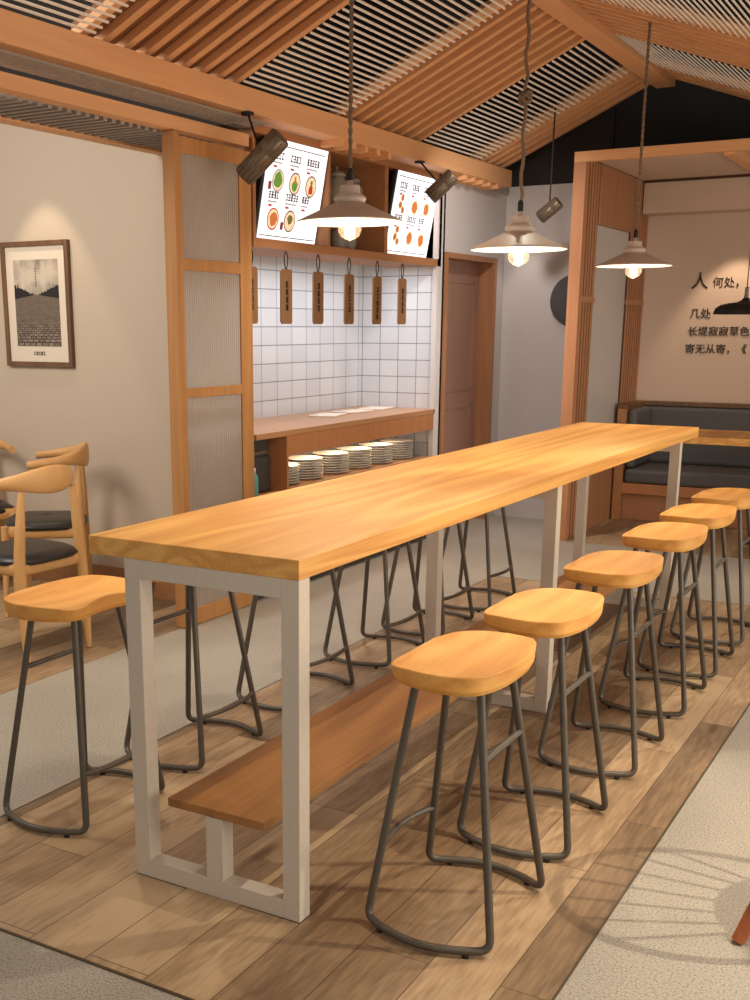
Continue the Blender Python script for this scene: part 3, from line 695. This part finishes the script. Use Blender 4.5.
# overhead cabinet
OC = thing('overhead_cabinet', 'open wooden overhead cabinet holding the menu screens above the counter', 'cabinet', (-2.4, 4.38, 2.08))
def O_(mb): return mb.xf(Matrix.Translation((2.4, -4.38, -2.08)))
O_(MB().box(-2.62, -2.2, 3.11, 5.66, 2.08, 2.13)).build('bottom_board', M['cabinet'], OC)
O_(MB().box(-2.62, -2.2, 3.11, 5.66, 2.69, 2.735)).build('top_board', M['cabinet'], OC)
O_(MB().box(-2.62, -2.60, 3.14, 5.62, 2.13, 2.69)).build('back_panel', M['cabinet'], OC)
O_(MB().box(-2.60, -2.2, 3.11, 3.14, 2.13, 2.69)).build('side_panel', M['cabinet'], OC)
O_(MB().box(-2.60, -2.2, 5.62, 5.66, 2.13, 2.69)).build('side_panel', M['cabinet'], OC)
O_(MB().box(-2.60, -2.21, 3.975, 4.0, 2.13, 2.69)).build('partition', M['cabinet'], OC)
O_(MB().box(-2.60, -2.21, 4.74, 4.79, 2.13, 2.69)).build('partition', M['cabinet'], OC)
O_(MB().box(-2.60, -2.26, 4.0, 4.74, 2.375, 2.395)).build('shelf', M['cabinet'], OC)
# jars
def jar(loc, label, s=1.0):
    t_ = thing('storage_jar', label, 'jar', loc, 0, 'stoneware jars in the overhead cabinet')
    MB().lathe([(0, 0), (.045*s, 0), (.07*s, .03*s), (.085*s, .09*s), (.08*s, .15*s), (.055*s, .185*s), (.05*s, .20*s), (0, .20*s)], 24).build('jar_body', M['clay'], t_)
    MB().lathe([(0, .20*s), (.06*s, .20*s), (.06*s, .215*s), (.03*s, .235*s), (.012*s, .24*s), (.016*s, .26*s), (0, .265*s)], 24).build('jar_lid', M['clay'], t_)
jar((-2.38, 4.37, 2.396), 'grey stoneware lidded jar on the upper cabinet shelf, left one', 1.0)
jar((-2.40, 4.62, 2.396), 'grey stoneware lidded jar on the upper cabinet shelf, right one', .95)
jar((-2.38, 4.40, 2.131), 'grey stoneware lidded jar below the cabinet shelf, left one', .75)
jar((-2.42, 4.60, 2.131), 'grey stoneware lidded jar below the cabinet shelf, right one', .75)

# menu screens (local: x = along wall (+y world), z up, faces -y local)
def glyph(mb, x, z, w, h, y):
    """one illegible character of short strokes"""
    t_ = w*.27
    n = random.choice((2, 3, 3))
    for i in range(n):
        zz = z+h*(.12+.76*i/(n-1)); mb.box(x+w*.08, x+w*.92, y-.0006, y, zz-t_/2, zz+t_/2)
    for i in range(random.choice((1, 2))):
        xx = x+w*random.choice((.3, .5, .7)); mb.box(xx-t_/2, xx+t_/2, y-.0006, y, z+h*.05, z+h*.95)
def disc(mb, x, z, r, y, n=20):
    vs = [(x+r*math.cos(2*PI*i/n), y, z+r*math.sin(2*PI*i/n)) for i in range(n)]+[(x+r*math.cos(2*PI*i/n), y-.0006, z+r*math.sin(2*PI*i/n)) for i in range(n)]
    mb.add(vs, [tuple(range(n)), tuple(range(2*n-1, n-1, -1))]+[(i, (i+1) % n, n+(i+1) % n, n+i) for i in range(n)])
def menu(y0, y1, label, kind):
    w = y1-y0; h = .565
    t_ = thing('menu_screen', label, 'screen', (-2.305, (y0+y1)/2, 2.131))
    t_.rotation_euler = Matrix.Rotation(math.radians(10.5), 3, 'Y').to_euler()
    t_.rotation_euler = (math.radians(10.5), 0, PI/2)
    # local x -> world +y ; local -y -> world +x
    MB().box(-w/2-.03, w/2+.02, .004, .03, 0, h+.02, .003).build('bezel', M['black'], t_)
    MB().box(-w/2, w/2, 0, .004, .012, h).build('panel', M['screen'], t_)
    ink = MB(); gr = MB(); Y = -.0002
    ink.box(-w/2+.03, w/2-.03, Y-.0006, Y, h-.035, h-.030); ink.box(-w/2+.02, w/2-.02, Y-.0006, Y, .030, .035)
    gr.box(-w/2+.03, w/2-.03, Y-.0005, Y, .295, .297)
    for row in (0, 1):
        zt_ = h-.08 if row == 0 else .27
        for col in range(3):
            x0 = -w/2+.06+col*(w-.10)/3
            nch = (4, 4, 5)[col] if row == 0 else (4, 5, 3)[col]
            for q in range(nch): glyph(ink, x0+q*.029, zt_-.03, .027, .042, Y)
            gr.box(x0, x0+.028*nch*.9, Y-.0006, Y, zt_-.050, zt_-.042)
            MB().box(x0+.01, x0+.05, Y-.0006, Y, zt_-.074, zt_-.062).build('price', M['scr_red'], t_)
            if kind == 1:
                if row == 1 and col == 2:
                    for q in range(5): gr.box(x0+.01+q*.02, x0+.02+q*.02, Y-.0006, Y, .10+q*.012, .104+q*.012)
                    continue
                cx, cz, r = x0+.080, zt_-.142, .064
                bw = MB(); disc(bw, cx, cz, r, Y); bw = bw.build('bowl_picture', M['scr_grey' if row == 0 and col == 0 else 'scr_bowl' if (row, col) != (1, 0) else 'scr_red'], t_)
                f2 = MB(); disc(f2, cx, cz, r*.86, Y-.0006); f2.build('broth', M['scr_cream'], bw)
                f1 = MB(); n = 13
                k0 = (.80, .55, .45, .70, .50)[row*3+col]; ox, oz = ((0, 0), (0, -.012), (0, -.02), (.004, 0), (0, .01))[row*3+col]
                pts = [(cx+ox+r*k0*random.uniform(.75, 1.05)*math.cos(2*PI*i/n), cz+oz+r*k0*random.uniform(.75, 1.05)*math.sin(2*PI*i/n)) for i in range(n)]
                f1.prism(pts, Y-.0018, Y-.0008, 'XZ'); f1.build('food', M[('scr_green', 'scr_green', 'scr_red', 'scr_brown', 'scr_olive')[row*3+col]], bw)
                if (row, col) == (0, 1): f3 = MB(); f3.prism([(cx-.01, cz), (cx+.012, cz+.004), (cx+.004, cz+.042), (cx-.012, cz+.038)], Y-.0026, Y-.0019, 'XZ'); f3.build('topping', M['scr_brown'], bw)
                if (row, col) == (0, 2): f3 = MB(); disc(f3, cx, cz+.022, .013, Y-.0019); f3.build('topping', M['scr_olive'], bw)
                if (row, col) in ((0, 0), (1, 1)): MB().box(cx-.097, cx-.066, Y-.0006, Y, cz-.055, cz-.01).build('packet_picture', M['scr_red2'], t_)
            else:
                for (dx, dz, r) in (((0, 0, .030), (.02, .05, .028), (.045, -.03, .028)) if col == 0 else ((.035, 0, .054),)):
                    cx, cz = x0+.05+dx, zt_-.14+dz
                    bw = MB(); disc(bw, cx, cz, r, Y); bw = bw.build('bowl_picture', M['scr_cream'], t_)
                    f1 = MB(); n = 11; pts = [(cx+r*random.uniform(.65, .9)*math.cos(2*PI*i/n), cz+r*random.uniform(.65, .9)*math.sin(2*PI*i/n)) for i in range(n)]
                    f1.prism(pts, Y-.0016, Y-.0008, 'XZ'); f1.build('food', M['scr_brown'], bw)
    ink.build('menu_text', M['scr_ink'], t_); gr.build('menu_small_text', M['scr_grey'], t_)
menu(3.30, 3.96, 'bright tilted menu screen with bowls of green and red food, the nearer one', 1)
menu(4.93, 5.61, 'bright tilted menu screen with small orange dishes, beside the kitchen end wall', 2)

# hanging wooden tags
TG = None
for i, yy in enumerate((3.155, 3.535, 3.915, 4.32, 4.72, 5.11)):
    lab = 'hanging wooden menu tag, %s' % ('half hidden by the sliding screen' if i == 0 else ['', 'first full one from the left', 'second full one from the left', 'middle one of the five in full view', 'second from the kitchen end wall', 'closest to the kitchen end wall'][i])
    t_ = thing('hanging_tag', lab, 'tag', (-2.25, yy, 2.08), 0, 'wooden tags hanging over the counter')
    w = .062; c = .014
    poly = [(-w+c, -.425), (w-c, -.425), (w, -.425+c), (w, -.105-c), (w-c, -.105), (-w+c, -.105), (-w, -.105-c), (-w, -.425+c)]
    MB().prism(poly, -.006, .006, 'YZ').build('board', M['tag'], t_, .0015)
    MB().tube(spline([(0, .0, -.125), (0, -.016, -.07), (0, -.018, -.03), (0, 0, -.004), (0, .018, -.03), (0, .016, -.07), (0, 0, -.125)], 5), .0035, 6).build('cord_loop', M['rubber'], t_)
    ch = MB()
    for q in range(4 if i != 4 else 5):
        glyph(ch, -.018, -.21-.045*q-.0, .036, .034, 0)
    ch.xf(Matrix.Translation((.0066, 0, 0)) @ Matrix.Rotation(PI/2, 4, 'Z')).build('lettering', M['scr_ink'] if False else M['ink'], t_)

# ================================================================== PICTURE
PF = thing('framed_picture', 'tall framed print of a cobbled road under clouds, on the beige wall', 'picture', (-3.667, 2.9, 1.395))
f = MB().box(-.279, -.249, -.03, -.002, 0, .754).box(.249, .279, -.03, -.002, 0, .754).box(-.249, .249, -.03, -.002, 0, .03).box(-.249, .249, -.03, -.002, .724, .754)
f.build('frame', M['pictureframe'], PF, .002)
MB().box(-.249, .249, -.016, -.004, .03, .724).build('mat_board', M['paper'], PF)
MB().box(-.185, .185, -.018, -.0162, .125, .645).build('print', M['print'], PF)
ch = MB()
for q in range(5): glyph(ch, -.05+.02*q, .07, .018, .022, -.0165)
for q in range(7): ch.box(-.004, .004, -.019, -.0182, .49+.016*q, .498+.016*q)
ch.build('caption', M['ink'], PF)

# round disc on the grey wall
D = MB().lathe([(0, .02), (.20, .02), (.208, .015), (.21, .0), (0, 0)], 64)
D.xf(Matrix.Rotation(PI/2, 4, 'X')); d_ = D.build('wall_disc', M['disc'], None, 0, (-1.565, 6.945, 1.850)); tag(d_, 'dark grey round disc mounted on the grey back wall behind the booth post', 'wall decoration')

# lettering on the booth wall
def text_mesh(body, size, x, z, mb):
    c = bpy.data.curves.new('lettering_curve', 'FONT'); c.body = body; c.size = size; c.extrude = .004; c.space_character = 1.0; c.resolution_u = 3
    o = bpy.data.objects.new('lettering_tmp', c); COL.objects.link(o)
    dg = bpy.context.evaluated_depsgraph_get(); dg.update()
    me = bpy.data.meshes.new_from_object(o.evaluated_get(dg))
    sh = .18
    vs = [(x+v.co.x+sh*0, -v.co.z, z+v.co.y) for v in me.vertices]
    mb.add(vs, [tuple(p.vertices) for p in me.polygons])
    bpy.data.objects.remove(o); bpy.data.curves.remove(c); bpy.data.meshes.remove(me)
lt = thing('wall_lettering', 'four rows of dark brush lettering on the booth back wall', 'lettering', (0, 7.895, 0))
for body in ((('人', .15, -.855, 1.965), ('何处，', .092, -.675, 1.972)), (('几处', .090, -.845, 1.716),), (('长堤寂寂草色', .086, -.850, 1.568),), (('寄无从寄，《', .086, -.862, 1.420),)):
    LT = MB()
    for q in body: text_mesh(*q, LT)
    LT.build('lettering_row', M['ink'], lt)

# ================================================================== BOOTH BENCH + TABLE
BB = thing('booth_bench', 'grey upholstered corner bench on a wooden base along the booth wall', 'bench', (-.2, 7.6, 0))
def B_(mb): return mb.xf(Matrix.Translation((.2, -7.6, 0)))
B_(MB().box(-1.16, 2.4, 7.34, 7.88, .004, .235)).build('base_panel', M['boothpanel'], BB)
B_(MB().box(-1.16, 2.4, 7.27, 7.88, .236, .325)).build('seat_rail', M['counter'], BB, .003)
B_(MB().box(-1.235, -1.16, 7.25, 7.88, .004, .96)).build('end_post', M['cabinet'], BB, .003)
x0 = -1.15
for w in (1.17, 1.17, 1.17):
    B_(MB().box(x0, x0+w-.008, 7.26, 7.80, .328, .45, .03)).build('seat_cushion', M['grey_leather'], BB)
    B_(MB().box(x0, x0+w-.008, 7.78, 7.88, .455, .955, .03)).build('back_cushion', M['grey_leather'], BB)
    x0 += w
B_(MB().box(-1.155, -1.075, 7.28, 7.775, .455, .955, .03)).build('side_cushion', M['grey_leather'], BB)
B_(MB().box(-1.235, 2.4, 7.80, 7.895, .962, .995)).build('top_rail', M['pictureframe'], BB)
B_(MB().box(-1.235, -1.15, 7.25, 7.80, .962, .995)).build('top_rail', M['pictureframe'], BB)
TB = thing('booth_table', 'light oak booth table behind the far end of the bar table', 'table', (.2, 6.85, 0))
MB().box(-.74, .74, -.35, .35, .765, .82, .003).build('tabletop', M['oak_top'], TB)
MB().box(.02, .08, -.03, .03, .03, .765).build('column', M['black'], TB)
MB().box(-.20, .30, -.25, .25, .004, .03, .004).build('base', M['black'], TB)

# ================================================================== ELBOW CHAIRS  (front = local +x)
def elbow_chair(label, loc, rz):
    t_ = thing('elbow_chair', label, 'chair', loc, rz, 'oak elbow chairs with black seats')
    # rear legs
    for s_ in (-1, 1):
        MB().tube(spline([(-.225, .215*s_, .003), (-.215, .215*s_, .28), (-.205, .210*s_, .50), (-.205, .190*s_, .70), (-.205, .172*s_, .86)], 4), .02, 12,
                  radii=[.015+.014*math.sin(PI*min(1, k/16*1.0))**1 if k < 17 else .014 for k in range(17)]).build('rear_leg', M['chairwood'], t_)
        MB().tube(spline([(.235, .245*s_, .003), (.225, .24*s_, .25), (.215, .235*s_, .53)], 5), .02, 12, radii=[.013+.010*k/10 for k in range(11)]).build('front_leg', M['chairwood'], t_)
        MB().tube([(-.205, .212*s_, .485), (.215, .235*s_, .495)], .02, 8, radii=[(.012, .036)]*2).build('side_rail', M['chairwood'], t_)
    MB().tube([(-.205, -.21, .485), (-.205, .21, .485)], .02, 8, radii=[(.012, .036)]*2).build('rear_rail', M['chairwood'], t_)
    MB().tube([(.215, -.235, .495), (.215, .235, .495)], .02, 8, radii=[(.012, .036)]*2).build('front_rail', M['chairwood'], t_)
    # seat pad
    n = 36; R = 7; vs = []; fs = []
    def rr(a):
        c, s = math.cos(a), math.sin(a); k = 1/((abs(c)**4+abs(s)**4)**.25); return .235*k*c, (.245+.012*c)*k*s
    vs.append((0, 0, .545))
    for r in range(1, R+1):
        q = r/R
        for j in range(n):
            x, y = rr(2*PI*j/n); vs.append((x*q, y*q, .545+.012*(1-q*q)-.020*max(0, q-.85)/.15 - .012*(1-q)*0))
    for q, z in ((1.01, .513), (.97, .500)):
        for j in range(n): x, y = rr(2*PI*j/n); vs.append((x*q, y*q, z))
    for j in range(n): fs.append((0, 1+j, 1+(j+1) % n))
    for r in range(R+1):
        for j in range(n): a = 1+r*n; fs.append((a+j, a+n+j, a+n+(j+1) % n, a+(j+1) % n))
    fs.append(tuple(1+(R+1)*n+j for j in range(n-1, -1, -1)))
    MB().add(vs, fs, True).build('seat_pad', M['leather'], t_)
    # bowed backrest, taller in the middle, ending in short arms
    pts = []; rad = []
    K = 28
    for i in range(K+1):
        u = -1+2*i/K; a = u*1.62
        x = -.035-.215*math.cos(a)+.09*abs(u)**5; y = .262*math.sin(a)/math.sin(1.57)
        if abs(u) > .9: y *= 1.0
        z = .900+.012*math.cos(a)-.02*abs(u)**3
        tall = .022+.048*math.exp(-(u/.5)**2); thick = .015+.006*abs(u)
        pts.append((x, y, z)); rad.append((thick, tall))
    mb = MB(); 
    vs = []; fs = []; nn = 14
    for i, p in enumerate(pts):
        a = (-1+2*i/K)*1.62; nrm = Vector((-math.cos(a), math.sin(a), 0)); th, ta = rad[i]
        for j in range(nn):
            ph = 2*PI*j/nn; vs.append(Vector(p)+nrm*math.cos(ph)*th+Vector((0, 0, 1))*math.sin(ph)*ta)
    for i in range(K):
        for j in range(nn): fs.append((i*nn+j, i*nn+(j+1) % nn, (i+1)*nn+(j+1) % nn, (i+1)*nn+j))
    mb.add(vs, fs, True); mb.add(vs[:nn], [tuple(range(nn))]); mb.add(vs[-nn:], [tuple(range(nn))])
    mb.build('backrest', M['chairwood'], t_)
elbow_chair('oak elbow chair with a black seat, seen from behind beside the nearest left stool', (-2.655, 1.63, .003), PI-.03)
elbow_chair('oak elbow chair whose bowed arms stand against the beige wall, behind the nearer chair', (-3.22, 2.40, .003), PI+.68)
elbow_chair('oak elbow chair cut by the left picture edge, standing by the wall', (-3.98, 2.52, .003), -.55)

# ================================================================== WINDSOR CHAIR at the right edge
WC = thing('spindle_chair', 'reddish wooden spindle-back chair at the right picture edge, only a leg showing', 'chair', (1.38, .83, 0))
mb = MB().lathe([(0, .445), (.16, .443), (.21, .450), (.222, .442), (.222, .428), (.20, .415), (0, .412)], 40)
mb.build('seat', M['windsor'], WC)
for (sx, sy) in ((-1, -1), (-1, 1), (1, -1), (1, 1)):
    MB().tube([(.14*sx, .14*sy, .425), (.225*sx, .22*sy, .22), (.30*sx, .295*sy, .004)], .015, 12, radii=[.018, .024, .019]).build('leg', M['windsor'], WC)
bow = []
for i in range(25):
    a = -1.75+3.5*i/24
    bow.append((-.17*math.cos(a*.8)-.06-.10*math.cos(a*.9), .25*math.sin(a), .44+.42*max(0, math.cos(a*.897))**.55))
MB().tube(bow, .013, 10).build('back_bow', M['windsor'], WC)
for i in range(7):
    a = -1.05+.35*i
    top = Vector((-.17*math.cos(a*.8)-.06-.10*math.cos(a*.9), .25*math.sin(a), .44+.42*max(0, math.cos(a*.897))**.55))
    MB().tube([(-.16*math.cos(a*.6), .15*math.sin(a), .44), top], .006, 8).build('spindle', M['windsor'], WC)
